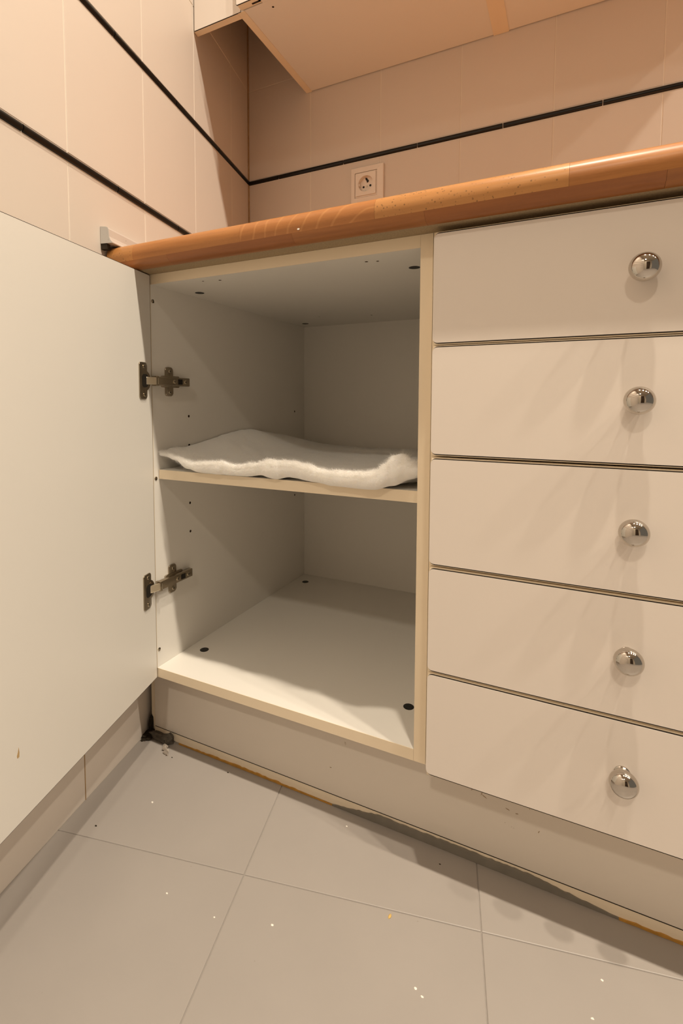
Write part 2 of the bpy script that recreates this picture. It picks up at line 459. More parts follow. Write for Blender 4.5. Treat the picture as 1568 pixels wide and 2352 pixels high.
box('edge_band', 0.0002, CW - 0.0002, 0.0, 0.0008, ZB, ZB + T, M['edge'], bp_)
panel('back_panel', -0.003, CW + 0.003, DEP, DEP + 0.006, ZB + 0.002, ZT - 0.002, cab)
# black cam caps, flush in bottom and top panel
for x, y in ((0.0332, 0.0905), (0.4440, 0.0915), (0.0334, 0.503), (0.4440, 0.503)):
    for zz, s in ((ZB + T, 1), (ZT - T, -1)):
        bm = bmesh.new()
        lathe(bm, [(0.0085, -0.001 * s), (0.0085, 0.0004 * s), (0.0072, 0.0007 * s), (0.0, 0.0007 * s)], 20, Matrix.Translation((x, y, zz)))
        if s > 0: bbox(bm, x - 0.004, x + 0.004, y - 0.0006, y + 0.0006, zz + 0.0005, zz + 0.0009)
        mk('cam_cap', bm, M['black_plastic'], cab, smooth=True)
# connector screws near the front edge of the side
for z in (0.8258, 0.5133, 0.1987):
    bm = bmesh.new()
    q = Matrix.Rotation(math.radians(90), 4, 'Y')
    lathe(bm, [(0.0034, -0.001), (0.0034, 0.0006), (0.0026, 0.0011), (0.0, 0.0012)], 14, Matrix.Translation((0, 0.0056, z)) @ q)
    s_ = mk('connector_screw', bm, M['nickel'], cab, smooth=True)
    bm = bmesh.new(); bbox(bm, 0.0010, 0.0014, 0.0050, 0.0062, z - 0.003, z + 0.003)
    mk('slot', bm, M['steel_dark'], s_)
# shelf
ZS = 0.5285; TSH = 0.0165; YS = 0.0125
sh = panel('shelf', 0.0008, CW - 0.0008, YS + 0.0008, DEP - 0.01, ZS - TSH, ZS, cab)
box('edge_band', 0.0008, CW - 0.0008, YS, YS + 0.0008, ZS - TSH, ZS, M['edge'], sh)

# door, swung open until it nearly lies against the left wall
AD = math.radians(15.2)
DD = Vector((math.sin(AD), -math.cos(AD), 0)); DN = Vector((math.cos(AD), math.sin(AD), 0))
FD = Matrix(((DD.x, DN.x, 0, 0.0012), (DD.y, DN.y, 0, -0.0018), (0, 0, 1, 0), (0, 0, 0, 1)))
DWD = 0.488; DZ0, DZ1 = 0.1500, 0.8690; SAG = 0.0165
def sag(bm):
    for v in bm.verts: v.co.z -= SAG * v.co.x
bm = bmesh.new(); bbox(bm, 0.0006, DWD, -0.0172, -0.0008, DZ0 + 0.0006, DZ1 - 0.0006, 0.0006); sag(bm)
door = mk('door', bm, M['edge'], cab, FD)
def laminate(name, parent, F, a0, a1, z0, z1, y0, y1, r, sagged=False, mat=None, face=1, rim=0.0008, side_rim=0.0008):
    """thin sheet: dark cut edge showing as a fine line round the light face"""
    bm = bmesh.new(); prism(bm, rrect(a0, a1, z0, z1, r), y0, y1, 'y')
    if sagged: sag(bm)
    o = mk(name, bm, M['dark_line'], parent, F)
    bm = bmesh.new()
    f0, f1 = (y1 - 0.0004, y1 + 0.0003) if face > 0 else (y0 - 0.0003, y0 + 0.0004)
    prism(bm, rrect(a0 + side_rim, a1 - side_rim, z0 + rim, z1 - rim, max(0.0004, r - rim * 0.5)), f0, f1, 'y')
    if sagged: sag(bm)
    return o, mk(name.replace('laminate', 'face'), bm, mat or M['front'], parent, F)
laminate('inner_laminate', door, FD, 0.0, DWD, DZ0, DZ1, -0.0008, 0.0, 0.0015, True, M['melamine'])
laminate('outer_laminate', door, FD, 0.0, DWD, DZ0, DZ1, -0.0180, -0.0172, 0.0015, True, None, -1)

bm = bmesh.new()
prism(bm, [(0.3155 + a, 0.2300 + b) for a, b in ((-0.0012, -0.003), (0.0016, -0.0032), (0.0022, 0.0), (0.0005, 0.004), (-0.0006, 0.009), (-0.0016, 0.002))], -0.0003, 0.00055, 'y')
mk('brown_stain', bm, M['ochre_stain'], door, FD)
# concealed hinges: mounting plate on the side, arm, cup on the door
def screw(parent, Mx, r=0.0032):
    bm = bmesh.new(); lathe(bm, [(r, -0.0005), (r, 0.0006), (r * 0.8, 0.0011), (0.0, 0.0012)], 14, Mx)
    s = mk('screw', bm, M['nickel_screw'], parent, smooth=True)
    bm = bmesh.new()
    for a in (0, 90):
        q = Mx @ Matrix.Rotation(math.radians(a + 20), 4, 'Z')
        for v in bbox(bm, -r * 0.6, r * 0.6, -0.0004, 0.0004, 0.0009, 0.0014): v.co = q @ v.co
    return s, bm
QX = Matrix.Rotation(math.radians(90), 4, 'Y')      # local z -> world +x
QXm = FD.to_3x3().to_4x4() @ Matrix.Rotation(math.radians(-90), 4, 'X')   # local z -> door inner normal
for zc in (0.6867, 0.3205):
    # cross shaped plate on the cabinet side (local: y along depth, z up, thickness x)
    bm = bmesh.new()
    pts = []
    a, b, c, d = 0.0095, 0.0262, 0.0125, 0.0285
    prism(bm, [(0.0405 + p, zc + q) for p, q in rrect(-a, a, -b, b, 0.005)], -0.0002, 0.0026, 'x')
    prism(bm, [(0.0405 + p, zc + q) for p, q in rrect(-0.019, 0.026, -0.0105, 0.0105, 0.003)], -0.0002, 0.0032, 'x')
    bmesh.ops.bevel(bm, geom=[e for e in bm.edges if all(v.co.x > 0.002 for v in e.verts)], offset=0.0009, segments=2, affect='EDGES', profile=0.5)
    plate = mk('hinge', bm, M['nickel'], cab, smooth=True)
    tag(plate, 'worn nickel concealed hinge')
    for dz in (-0.0190, 0.0190):
        s, bm = screw(plate, Matrix.Translation((0.0026, 0.0415, zc + dz)) @ QX)
        mk('screw_cross', bm, M['steel_dark'], plate)
    # long arm body over the plate
    bm = bmesh.new()
    bbox(bm, 0.0028, 0.0125, 0.0020, 0.0840, zc - 0.0078, zc + 0.0078, 0.0014, 2)
    mk('arm_body', bm, M['nickel'], plate, smooth=True)
    box('arm_slot', 0.0122, 0.0128, 0.0525, 0.0635, zc - 0.0048, zc + 0.0048, M['steel_dark'], plate)
    for yy in (0.0430, 0.0715):
        s, bm = screw(plate, Matrix.Translation((0.0125, yy, zc)) @ QX, 0.0036)
        mk('screw_cross', bm, M['steel_dark'], plate)
    # knuckle
    bm = bmesh.new(); bbox(bm, 0.0030, 0.0150, -0.0035, 0.0030, zc - 0.0088, zc + 0.0088, 0.0015, 2)
    mk('knuckle', bm, M['nickel'], plate, smooth=True)
    # link between knuckle and cup
    P0 = Vector((0.0128, 0.0005, zc)); P1 = FD @ Vector((0.0200, 0.0005, zc - SAG * 0.02))
    ax = (P1 - P0).normalized(); up = Vector((0, 0, 1)); sd_ = ax.cross(up).normalized()
    FLk = Matrix(((ax.x, sd_.x, 0, P0.x), (ax.y, sd_.y, 0, P0.y), (ax.z, sd_.z, 1, P0.z), (0, 0, 0, 1)))
    L_ = (P1 - P0).length
    box('arm_link', -0.002, L_, -0.0022, 0.0022, -0.0066, 0.0066, M['nickel_light'], plate, FLk, 0.0012)
    # cup and its flange plate on the door
    zd = zc - SAG * 0.02
    bm = bmesh.new()
    prism(bm, rrect(0.0175, 0.0405, zd - 0.0310, zd + 0.0310, 0.0045), -0.0003, 0.0022, 'y')
    prism(bm, [(0.0225 + 0.0178 * math.cos(t * math.pi / 16), zd + 0.0178 * math.sin(t * math.pi / 16)) for t in range(32)], -0.0003, 0.0017, 'y')
    bmesh.ops.bevel(bm, geom=[e for e in bm.edges if all(v.co.y > 0.001 for v in e.verts)], offset=0.0008, segments=2, affect='EDGES', profile=0.5)
    cp = mk('cup_plate', bm, M['nickel'], plate, FD, smooth=True)
    bm = bmesh.new()
    prism(bm, rrect(0.0150, 0.0335, zd - 0.0112, zd + 0.0112, 0.006), 0.0010, 0.00245, 'y')
    mk('cup_opening', bm, M['steel_dark'], plate, FD)
    for dz in (-0.0240, 0.0240):
        s, bm = screw(plate, FD @ Matrix.Translation((0.0270, 0.0022, zd + dz)) @ Matrix.Rotation(math.radians(-90), 4, 'X'))
        mk('screw_cross', bm, M['steel_dark'], plate)

# ------------------------------------------------------------------ drawer cabinet
DX0 = CW + T + 0.0006; DX1 = DX0 + 0.495
dcab = thing('drawer_cabinet', 'white kitchen cabinet with five stacked drawers and round chrome knobs', 'cabinet', ((DX0 + DX1) / 2, DEP / 2, ZB))
for x0, x1 in ((DX0, DX0 + T), (DX1 - T, DX1)):
    s = panel('side_panel', x0, x1, 0.0008, DEP + 0.01, ZB, ZT, dcab)
    box('edge_band', x0, x1, 0.0, 0.0008, ZB, ZT, M['edge'], s)
panel('top_panel', DX0 + T, DX1 - T, 0.0, DEP, ZT - T, ZT, dcab, mat=M['edge'])
panel('bottom_panel', DX0 + T, DX1 - T, 0.0, DEP, ZB, ZB + T, dcab, mat=M['edge'])
panel('back_panel', DX0 + T, DX1 - T, DEP, DEP + 0.006, ZB, ZT, dcab)
FRX0 = 0.5022; FRX1 = DX1 - 0.003
FZ = [(0.7258, 0.8610), (0.5848, 0.7203), (0.4413, 0.5780), (0.2985, 0.4346), (0.1556, 0.2925)]
KZ = [0.7910, 0.6534, 0.5126, 0.3715, 0.2331]
for (z0, z1), kz in zip(FZ, KZ):
    bm = bmesh.new()
    bbox(bm, FRX0 + 0.0008, FRX1 - 0.0008, -0.0212, -0.0015, z0 - 0.0023, z1 + 0.0023, 0.0008, 2)
    dr = mk('drawer', bm, M['edge'], dcab, smooth=True)
    laminate('front_laminate', dr, I4, FRX0 + 0.0004, FRX1 - 0.0004, z0 - 0.0011, z1 + 0.0011, -0.0219, -0.0205, 0.0065, False, None, -1, 0.0012, -0.0004)
    # drawer box behind the front
    bm = bmesh.new()
    bbox(bm, FRX0 + 0.030, FRX1 - 0.030, -0.001, 0.45, z0 + 0.012, z0 + 0.10)
    mk('drawer_box', bm, M['melamine'], dr)
    # mushroom knob
    KS = 1.05
    prof = [(0.0080, 0.0), (0.0080, 0.0010), (0.0070, 0.0022), (0.0062, 0.0060), (0.0064, 0.0090), (0.0085, 0.0112), (0.0116, 0.0130),
            (0.0136, 0.0152), (0.0142, 0.0178), (0.0139, 0.0204), (0.0130, 0.0229), (0.0115, 0.0252), (0.0092, 0.0272), (0.0064, 0.0286), (0.0033, 0.0294), (0.0, 0.0296)]
    bm = bmesh.new()
    lathe(bm, [(r * KS, h) for r, h in prof], 40, Matrix.Translation((0.7262, -0.0222, kz)) @ Matrix.Rotation(math.radians(90), 4, 'X'))
    kn = mk('knob', bm, M['chrome'], dr, smooth=True)
    tag(kn, 'polished chrome mushroom knob')

# ------------------------------------------------------------------ plinth board
pl = thing('plinth_board', 'dull white plinth board with cream lip below the kitchen cabinets', 'plinth', (0.45, 0.05, 0))
PX0 = -0.0510; PX1 = 1.0
box('board', PX0, PX1, 0.043, 0.058, 0.0160, ZB - 0.0005, M['plinth'], pl)
box('end_strip', -0.0605, PX0 - 0.0008, 0.0436, 0.058, 0.0060, ZB - 0.0005, M['lip'], pl)
box('seam', PX0, PX1, 0.0427, 0.056, 0.0148, 0.0161, M['dark_line'], pl)
bm = bmesh.new()
prism(bm, [(0.058, 0.0), (0.0415, 0.0), (0.0400, 0.0025), (0.0412, 0.0095), (0.0425, 0.0150), (0.058, 0.0150)], PX0, PX1, 'x')
mk('lip', bm, M['lip'], pl)

for sx, sz, l, a in ((0.566, 0.104, 0.006, 70), (0.569, 0.099, 0.004, -30), (0.545, 0.112, 0.003, 10), (0.552, 0.103, 0.002, 40), (0.600, 0.092, 0.003, -20), (0.612, 0.090, 0.002, 10), (0.534, 0.108, 0.002, 0), (0.628, 0.104, 0.0025, 80), (0.640, 0.075, 0.002, 60), (0.330, 0.060, 0.0018, 0)):
    bm = bmesh.new(); ca, sa = math.cos(math.radians(a)), math.sin(math.radians(a))
    prism(bm, [(sx + u * ca - q * sa, sz + u * sa + q * ca) for u, q in ((-l, 0), (-l * 0.3, -0.0006), (l, -0.0002), (l * 0.4, 0.0006))], 0.0427, 0.0435, 'y')
    mk('scuff', bm, M['scuff'], pl)

def ragged_strip(name, pts, mat, parent, amp, seed, depth=0.0009):
    """thin uneven smear lying on a surface: pts (x, y, z_low, z_high)"""
    bm = bmesh.new(); r = random.Random(seed); rows = []
    for k, (x, y, zl, zh) in enumerate(pts):
        zl2 = max(0.0002, zl + r.uniform(-amp, amp)); zh2 = max(zl2 + 0.0004, zh + r.uniform(-amp, amp))
        rows.append([bm.verts.new((x, y + 0.002, zl2)), bm.verts.new((x, y - depth, zl2)), bm.verts.new((x, y - depth, zh2)), bm.verts.new((x, y + 0.002, zh2))])
    for a, b in zip(rows, rows[1:]):
        for k in range(4): bm.faces.new((a[k], a[(k + 1) % 4], b[(k + 1) % 4], b[k]))
    bm.faces.new(rows[0]); bm.faces.new(rows[-1][::-1])
    return mk(name, bm, mat, parent)
def lerp(a, b, t): return a + (b - a) * t
ys_ = lambda z: 0.0400
ragged_strip('adhesive_line', [(lerp(0.012, 0.335, k / 60), 0.0392, 0.0, 0.0040 * math.sin(math.pi * min(1, 0.08 + 0.92 * k / 60)) ** 0.6) for k in range(61)], M['ochre'], pl, 0.0007, 3)
ragged_strip('adhesive_line', [(lerp(0.735, 0.99, k / 40), 0.0392, 0.0, 0.0035) for k in range(41)], M['ochre'], pl, 0.0008, 4)
ragged_strip('paint_smear', [(lerp(0.335, 0.745, k / 80), 0.0396, 0.0, 0.0125 * min(1, (0.15 + k / 18), (80 - k) / 25 + 0.1)) for k in range(81)], M['paint_grey'], pl, 0.0007, 5, 0.0012)

# ------------------------------------------------------------------ worktop
wt = thing('worktop', 'beech butcher-block worktop with rounded front edge and raw chipboard underside', 'worktop', (0.45, 0.25, ZT))
WX1 = 1.6
up = [(-0.0492, 0.8815), (-0.0510, 0.8880), (-0.0513, 0.8940), (-0.0500, 0.9000), (-0.0465, 0.9055), (-0.0410, 0.9092), (-0.0340, 0.9110), (-0.0290, 0.9112)]
low = [(-0.0340, 0.8703), (-0.0385, 0.8712), (-0.0430, 0.8735), (-0.0466, 0.8772), (-0.0492, 0.8815)]
UPP = up + [(-0.0290, 0.8815)]
LOWP = [(-0.0290, 0.8703)] + low + [(-0.0290, 0.8815)]
def stave(x0, x1, poly, mat, slant=False):
    bm = bmesh.new(); lo, hi = prism(bm, poly, x0 + 0.0001, x1 - 0.0001, 'x')
    if slant:
        for v in lo: v.co.x = wall_x(v.co.y) + 0.004
    mk('stave', bm, mat, wt, smooth=True)
ux = [-0.05, 0.0143, 0.2263, 0.4332, 0.6533, 1.02, 1.31, WX1]
um = ['light_fleck', 'plain', 'ring', 'light_fleck', 'streak', 'plain', 'warm_shaded']
for k in range(len(um)): stave(ux[k], ux[k + 1], UPP, WOOD[um[k]], k == 0)
lx_ = [-0.05, 0.085, 0.3116, 0.4961, 0.7409, 1.1, WX1]
lm_ = ['warm_shaded', 'red_shaded', 'warm_shaded', 'red_shaded', 'warm_shaded', 'red_shaded']  # lower row: shade of the rounded underside is put into the wood colour
for k in range(len(lm_)): stave(lx_[k], lx_[k + 1], LOWP, WOOD[lm_[k]], k == 0)
# chipboard core and beech skin on top
def slab(name, z0, z1, mat):
    bm = bmesh.new()
    ya, yb = -0.0289, YB - 0.002
    prism(bm, [(wall_x(ya) + 0.004, ya), (WX1, ya), (WX1, yb), (wall_x(yb) + 0.004, yb)], z0, z1, 'z')
    return mk(name, bm, mat, wt)
core = slab('core', 0.8703, 0.9085, M['chip'])
slab('top_veneer', 0.9086, 0.9112, WOOD['plain'])
bm = bmesh.new(); lathe(bm, [(0.0022, -0.0002), (0.0017, 0.0003), (0.0, 0.0004)], 9, Matrix.Translation((0.3235, -0.0502, 0.8856)) @ Matrix.Rotation(math.radians(75), 4, 'X'))
mk('plaster_splash', bm, M['white_crumb'], wt)

# upstand profile along the left wall, open end towards the room
us = thing('upstand_strip', 'grey-white plastic upstand strip on the worktop along the tiled side wall', 'upstand', tuple(FL @ Vector((0.33, 0.01, 0.9112))))
PR = [(0.0005, 0.9122), (0.0225, 0.9122), (0.0225, 0.9138), (0.0190, 0.9170), (0.0165, 0.9230), (0.0155, 0.9350), (0.0140, 0.9378), (0.0110, 0.9390), (0.0005, 0.9400)]
bm = bmesh.new(); prism(bm, PR, 0.03, 0.6480, 'x'); mk('profile', bm, M['upstand'], us, FL)
bm = bmesh.new(); prism(bm, [(y * 0.985 + 0.0001, z) for y, z in PR], 0.6480, 0.6489, 'x'); mk('end_cap', bm, M['alu_end'], us, FL)
box('gap_shade', 0.6400, 0.6482, 0.0005, 0.012, 0.9030, 0.9122, M['grime'], us, FL)  # dark block painting the shade of the open gap under the profile

# ------------------------------------------------------------------ wall cabinets
ZU = 1.4742; ZUT = 2.20; UY0 = 0.2625; UY1 = YB - 0.001
def wall_cab(x0, label, slot):
    t = thing('wall_cabinet', label, 'cabinet', (x0 + 0.2475, 0.42, ZU))
    for a in (x0, x0 + 0.4785):
        s = panel('side_panel', a, a + T, UY0, UY1, ZU + 0.0008, ZUT, t)
        box('edge_band', a, a + T, UY0, UY1, ZU, ZU + 0.0008, M['edge'], s)
    b = panel('bottom_panel', x0 + T, x0 + 0.4785, UY0 + 0.0005, UY1 - 0.002, ZU + 0.0012, ZU + 0.018, t, [((x0 + 0.0762, 0.2813, ZU + 0.0012), (0, 0, 1), 0.0024, 0.008)])
    panel('top_panel', x0 + T, x0 + 0.4785, UY0, UY1, ZUT - T, ZUT, t)
    panel('back_panel', x0 + T, x0 + 0.4785, UY1 - 0.006, UY1, ZU + 0.02, ZUT - T, t)
    dx0, dx1 = x0 + 0.0090, x0 + 0.4925
    bm = bmesh.new(); bbox(bm, dx0 + 0.0006, dx1 - 0.0006, UY0 - 0.0182, UY0 - 0.0008, ZU + 0.0006, ZUT - 0.001, 0.003, 3)
    d = mk('door', bm, M['edge'], t, smooth=True)
    laminate('outer_laminate', d, I4, dx0, dx1, ZU, ZUT, UY0 - 0.0194, UY0 - 0.0180, 0.003, False, None, -1)
    # dark slot of the recessed grip in the lower door edge
    box('grip_slot', dx0 + 0.033, dx0 + 0.054, UY0 - 0.0100, UY0 - 0.0062, ZU + 0.0002, ZU + 0.004, M['dark_line'], d)
    box('grip_slot', dx0 + 0.050, dx0 + 0.054, UY0 - 0.0185, UY0 - 0.0062, ZU + 0.0002, ZU + 0.004, M['dark_line'], d)
    box('grip_profile', dx0 + 0.0545, dx1 - 0.02, UY0 - 0.0180, UY0 - 0.0010, ZU + 0.0001, ZU + 0.004, M['melamine'], d)
    return t
wall_cab(0.0010, 'white wall cabinet beside the dark corner gap, small screw hole underneath', True)
wall_cab(0.4960, 'white wall cabinet joined to the one at the corner, seam of cream edges', True)
# filler panel closing the wedge beside the cabinet at the front
fp = thing('filler_panel', 'narrow white filler panel between tiled side wall and wall cabinet', 'filler panel', (-0.05, 0.27, ZU))
bm = bmesh.new()
fx = lambda y: wall_x(y) + 0.0015
prism(bm, [(fx(0.2632), 0.2632), (0.0008, 0.2632), (0.0008, 0.2780), (fx(0.2780), 0.2780)], ZU, ZUT, 'z')
mk('board', bm, M['edge'], fp)
bm = bmesh.new(); prism(bm, [(fx(0.2780), 0.2780), (0.0008, 0.2780), (0.0008, YB - 0.001), (fx(YB - 0.001), YB - 0.001)], ZUT - 0.017, ZUT - 0.001, 'z')  # unseen cover, added to keep light from leaking into the wedge from above
mk('light_blocking_cover', bm, M['melamine'], fp)
laminate('face_laminate', fp, I4, fx(0.2622) + 0.0006, 0.0088, ZU + 0.0002, ZUT, 0.2618, 0.2632, 0.0006, False, None, -1)

# ------------------------------------------------------------------ wall socket
so = thing('wall_socket', 'white square earthed wall socket on the tiles above the worktop', 'socket', (0.178, YB, 1.16))
def plate_ring(name, o4, i4, y0, y1, mat, parent, slope=0.0):
    """square ring plate: outer and inner rectangle (x0, x1, z0, z1), front at y0"""
    bm = bmesh.new(); O = rrect(*o4, 0.002, 4); I_ = rrect(*i4, 0.0012, 4); n = len(O)
    L = [[bm.verts.new((a, y, b)) for a, b in pts] for pts, y in ((O, y1), (O, y0 + 0.0012 + slope), ([(a + (0.0012 if a < 0.178 else -0.0012), b + (0.0012 if b < 1.204 else -0.0012)) for a, b in O], y0 + slope), (I_, y0), (I_, y1))]
    for A, B in zip(L, L[1:] + L[:1]):
        for k in range(n): bm.faces.new((A[k], A[(k + 1) % n], B[(k + 1) % n], B[k]))
    return mk(name, bm, mat, parent)
SX, SZ = 0.1755, 1.2045
plate_ring('frame', (0.1340, 0.2222, 1.1600, 1.2490), (0.1452, 0.2058, 1.1718, 1.2348), YB - 0.0085, YB + 0.0005, M['socket'], so, 0.0015)
plate_ring('inner_step', (0.1456, 0.2054, 1.1722, 1.2344), (0.1480, 0.2030, 1.1760, 1.2320), YB - 0.0078, YB + 0.0003, M['socket'], so)
# insert with a round well
R_ = 0.0198; n_ = 32
bm = bmesh.new(); y0 = YB - 0.0100
n_ = 48; hw1, hh0, hh1 = 0.0272, 0.0283, 0.0273
outer, angs = [], []
for k in range(n_):
    a = 2 * math.pi * (k + 0.5) / n_; angs.append(a); ca, sa = math.cos(a), math.sin(a)
    t = min(hw1 / abs(ca), (hh1 if sa > 0 else hh0) / abs(sa)); outer.append((SX + t * ca, SZ + t * sa))
for cx, cz in ((-hw1, -hh0), (hw1, -hh0), (hw1, hh1), (-hw1, hh1)):
    q = min(range(n_), key=lambda k: (outer[k][0] - SX - cx) ** 2 + (outer[k][1] - SZ - cz) ** 2); outer[q] = (SX + cx, SZ + cz)
ov = [bm.verts.new((a, y0, b)) for a, b in outer]
ob = [bm.verts.new((a, YB - 0.001, b)) for a, b in outer]
iv = [bm.verts.new((SX + R_ * math.cos(a), y0, SZ + R_ * math.sin(a))) for a in angs]
wv = [bm.verts.new((SX + R_ * 0.96 * math.cos(a), YB - 0.0002, SZ + R_ * 0.96 * math.sin(a))) for a in angs]
for k in range(n_):
    k2 = (k + 1) % n_
    bm.faces.new((ov[k], ov[k2], iv[k2], iv[k])); bm.faces.new((ov[k], ov[k2], ob[k2], ob[k])); bm.faces.new((iv[k], iv[k2], wv[k2], wv[k]))
bm.faces.new(wv)
ins = mk('insert', bm, M['socket'], so)
QB = Matrix.Rotation(math.radians(90), 4, 'X')
def disc(name, x, z, r, y, mat, parent, h=0.0006):
    bm = bmesh.new(); lathe(bm, [(r, -h), (r, h), (0, h)], 14, Matrix.Translation((x, y, z)) @ QB); return mk(name, bm, mat, parent)
WY = YB - 0.0004
disc('pin_hole', SX - 0.0088, SZ - 0.0045, 0.0027, WY, M['steel_dark'], ins)
disc('pin_hole', SX + 0.0095, SZ - 0.0030, 0.0027, WY, M['steel_dark'], ins)
disc('centre_screw', SX + 0.0002, SZ - 0.0037, 0.0024, WY, M['nickel'], ins)
disc('marking_dot', SX - 0.0040, SZ - 0.0150, 0.0014, WY, M['nickel'], ins)
box('earth_clip', SX - 0.0025, SX + 0.0025, YB - 0.0075, YB - 0.0003, SZ - 0.0196, SZ - 0.0178, M['nickel'], ins)
box('key_rib', SX - 0.0200, SX - 0.0170, YB - 0.0075, YB - 0.0003, SZ - 0.003, SZ + 0.003, M['socket'], ins)
bm = bmesh.new()
prism(bm, [(SX - 0.004, SZ + 0.0175), (SX + 0.0002, SZ + 0.0168), (SX + 0.0030, SZ + 0.0125), (SX + 0.0052, SZ + 0.0108), (SX + 0.0050, SZ + 0.0072), (SX + 0.0022, SZ + 0.0050), (SX - 0.0002, SZ + 0.0062), (SX - 0.0005, SZ + 0.0095), (SX - 0.0032, SZ + 0.0125)], YB - 0.0012, YB - 0.0002, 'y')
mk('scorched_hole', bm, M['steel_dark'], ins)

# ------------------------------------------------------------------ wadding on the shelf
TOPF = [(0.0069, .5623), (.0452, .5557), (.084, .5472), (.1215, .5508), (.1487, .5538), (.1836, .5486), (.2174, .5541), (.2419, .561), (.2735, .5613), (.3039, .559), (.3261, .5524), (.3548, .551), (.3893, .5519), (.4224, .5565), (.432, .5682), (.4445, .5792), (.457, .5804), (.4694, .5702), (.4767, .5695)]
BOTF = [(.0066, .5522), (.045, .5466), (.0693, .5343), (.1026, .5300), (.1573, .5300), (.192, .5300), (.2255, .5340), (.2497, .5295), (.2734, .5340), (.3188, .5300), (.3478, .5275), (.3895, .5265), (.4161, .5275), (.4419, .534), (.4667, .5441), (.477, .5470)]
def interp(tab, x):
    if x <= tab[0][0]: return tab[0][1]
    for (a, fa), (b, fb) in zip(tab, tab[1:]):
        if x <= b:
            t = (x - a) / (b - a); t = t * t * (3 - 2 * t); return fa + (fb - fa) * t
    return tab[-1][1]
def smooth(a, b, x):
    t = max(0, min(1, (x - a) / (b - a))); return t * t * (3 - 2 * t)
def nz(x, y, z, s): return noise.noise(Vector((x * s, y * s, z * s)))
XW0, XW1 = 0.0030, CW - 0.0015
NX, NY = 120, 110
def wad_front(x): return -0.001 + 0.0025 * nz(x, 1.7, 0, 70) + 0.006 * nz(x, 3.1, 0, 18) + 0.012 * smooth(0.10, 0.0, x) + 0.008 * smooth(0.44, 0.478, x) - 0.005 * smooth(0.33, 0.36, x) * smooth(0.45, 0.42, x)
def wad_top(x, y):
    d = y - wad_front(x)
    inner = 0.5345 + 0.0030 * nz(x, y, 1, 16) + 0.0015 * nz(x, y, 4, 45)
    inner += 0.053 * math.exp(-(x / 0.085) ** 2) * (0.55 + 0.45 * math.exp(-((y - 0.27) / 0.13) ** 2)) * smooth(0.60, 0.42, y)
    inner += 0.004 * math.exp(-((y - 0.44) / 0.02) ** 2) * smooth(0.05, 0.15, x)
    f = interp(TOPF, x)
    curl = f - 0.0010 + 0.0030 * nz(x, y, 9, 75) + 0.0020 * nz(x, y, 3, 190)
    return lerp(curl, max(inner, ZS + 0.004), smooth(0.008, 0.034, d))
def wad_bot(x, y):
    d = y - wad_front(x)
    lift = 0.024 * smooth(0.06, 0.0, x) * smooth(0.20, 0.02, y)
    lift2 = interp(BOTF, x) - ZS - 0.0004
    hang = min(0.0, lift2)
    base = max(0.0, lift2) * smooth(0.09, 0.015, d) + lift * (0 if lift2 > 0.001 else 1)
    if y < YS: base += hang
    return ZS + 0.0003 + base
bm = bmesh.new(); tops, bots = [], []
for j in range(NY + 1):
    tj = (j / NY) ** 1.7
    rt, rb = [], []
    for i in range(NX + 1):
        x = lerp(XW0, XW1, i / NX); yf = wad_front(x); y = lerp(yf, 0.535 + 0.006 * nz(x, 7, 0, 14), tj)
        zt, zb = wad_top(x, y), wad_bot(x, y)
        zt = max(zt, zb + 0.003)
        edge = math.sqrt(max(0.0, 1 - max(0, 1 - (y - yf) / 0.010) ** 2))
        mid = (zt + zb) / 2
        rt.append(bm.verts.new((x, y, mid + (zt - mid) * max(0.02, edge))))
        rb.append(bm.verts.new((x, y, mid - (mid - zb) * max(0.02, edge))))
    tops.append(rt); bots.append(rb)
for j in range(NY):
    for i in range(NX):
        bm.faces.new((tops[j][i], tops[j][i + 1], tops[j + 1][i + 1], tops[j + 1][i]))
        bm.faces.new((bots[j][i], bots[j + 1][i], bots[j + 1][i + 1], bots[j][i + 1]))
for i in range(NX):
    bm.faces.new((tops[0][i], bots[0][i], bots[0][i + 1], tops[0][i + 1]))
    bm.faces.new((tops[NY][i], tops[NY][i + 1], bots[NY][i + 1], bots[NY][i]))
for j in range(NY):
    bm.faces.new((tops[j][0], tops[j + 1][0], bots[j + 1][0], bots[j][0]))
    bm.faces.new((tops[j][NX], bots[j][NX], bots[j + 1][NX], tops[j + 1][NX]))
m, nt, b = newmat('white_polyester_wadding')
v = coords(nt)
b.inputs['Base Color'].default_value = (0.88, 0.86, 0.82, 1); b.inputs['Roughness'].default_value = 0.95
b.inputs['Specular IOR Level'].default_value = 0.05
b.inputs['Sheen Weight'].default_value = 0.3; b.inputs['Sheen Roughness'].default_value = 0.6
b.inputs['Subsurface Weight'].default_value = 0.7; b.inputs['Subsurface Radius'].default_value = (0.02, 0.018, 0.015); b.inputs['Subsurface Scale'].default_value = 0.5
bump(nt, b, tex_noise(nt, v, 260, 6, 0.7), 0.5, 0.0015)
M['wadding'] = m
wad = thing('wadding_sheet', 'fluffy white wadding sheet lying on the middle shelf of the open cabinet', 'wadding', (CW / 2, 0.27, ZS))
mk('fleece', bm, M['wadding'], wad, smooth=True)
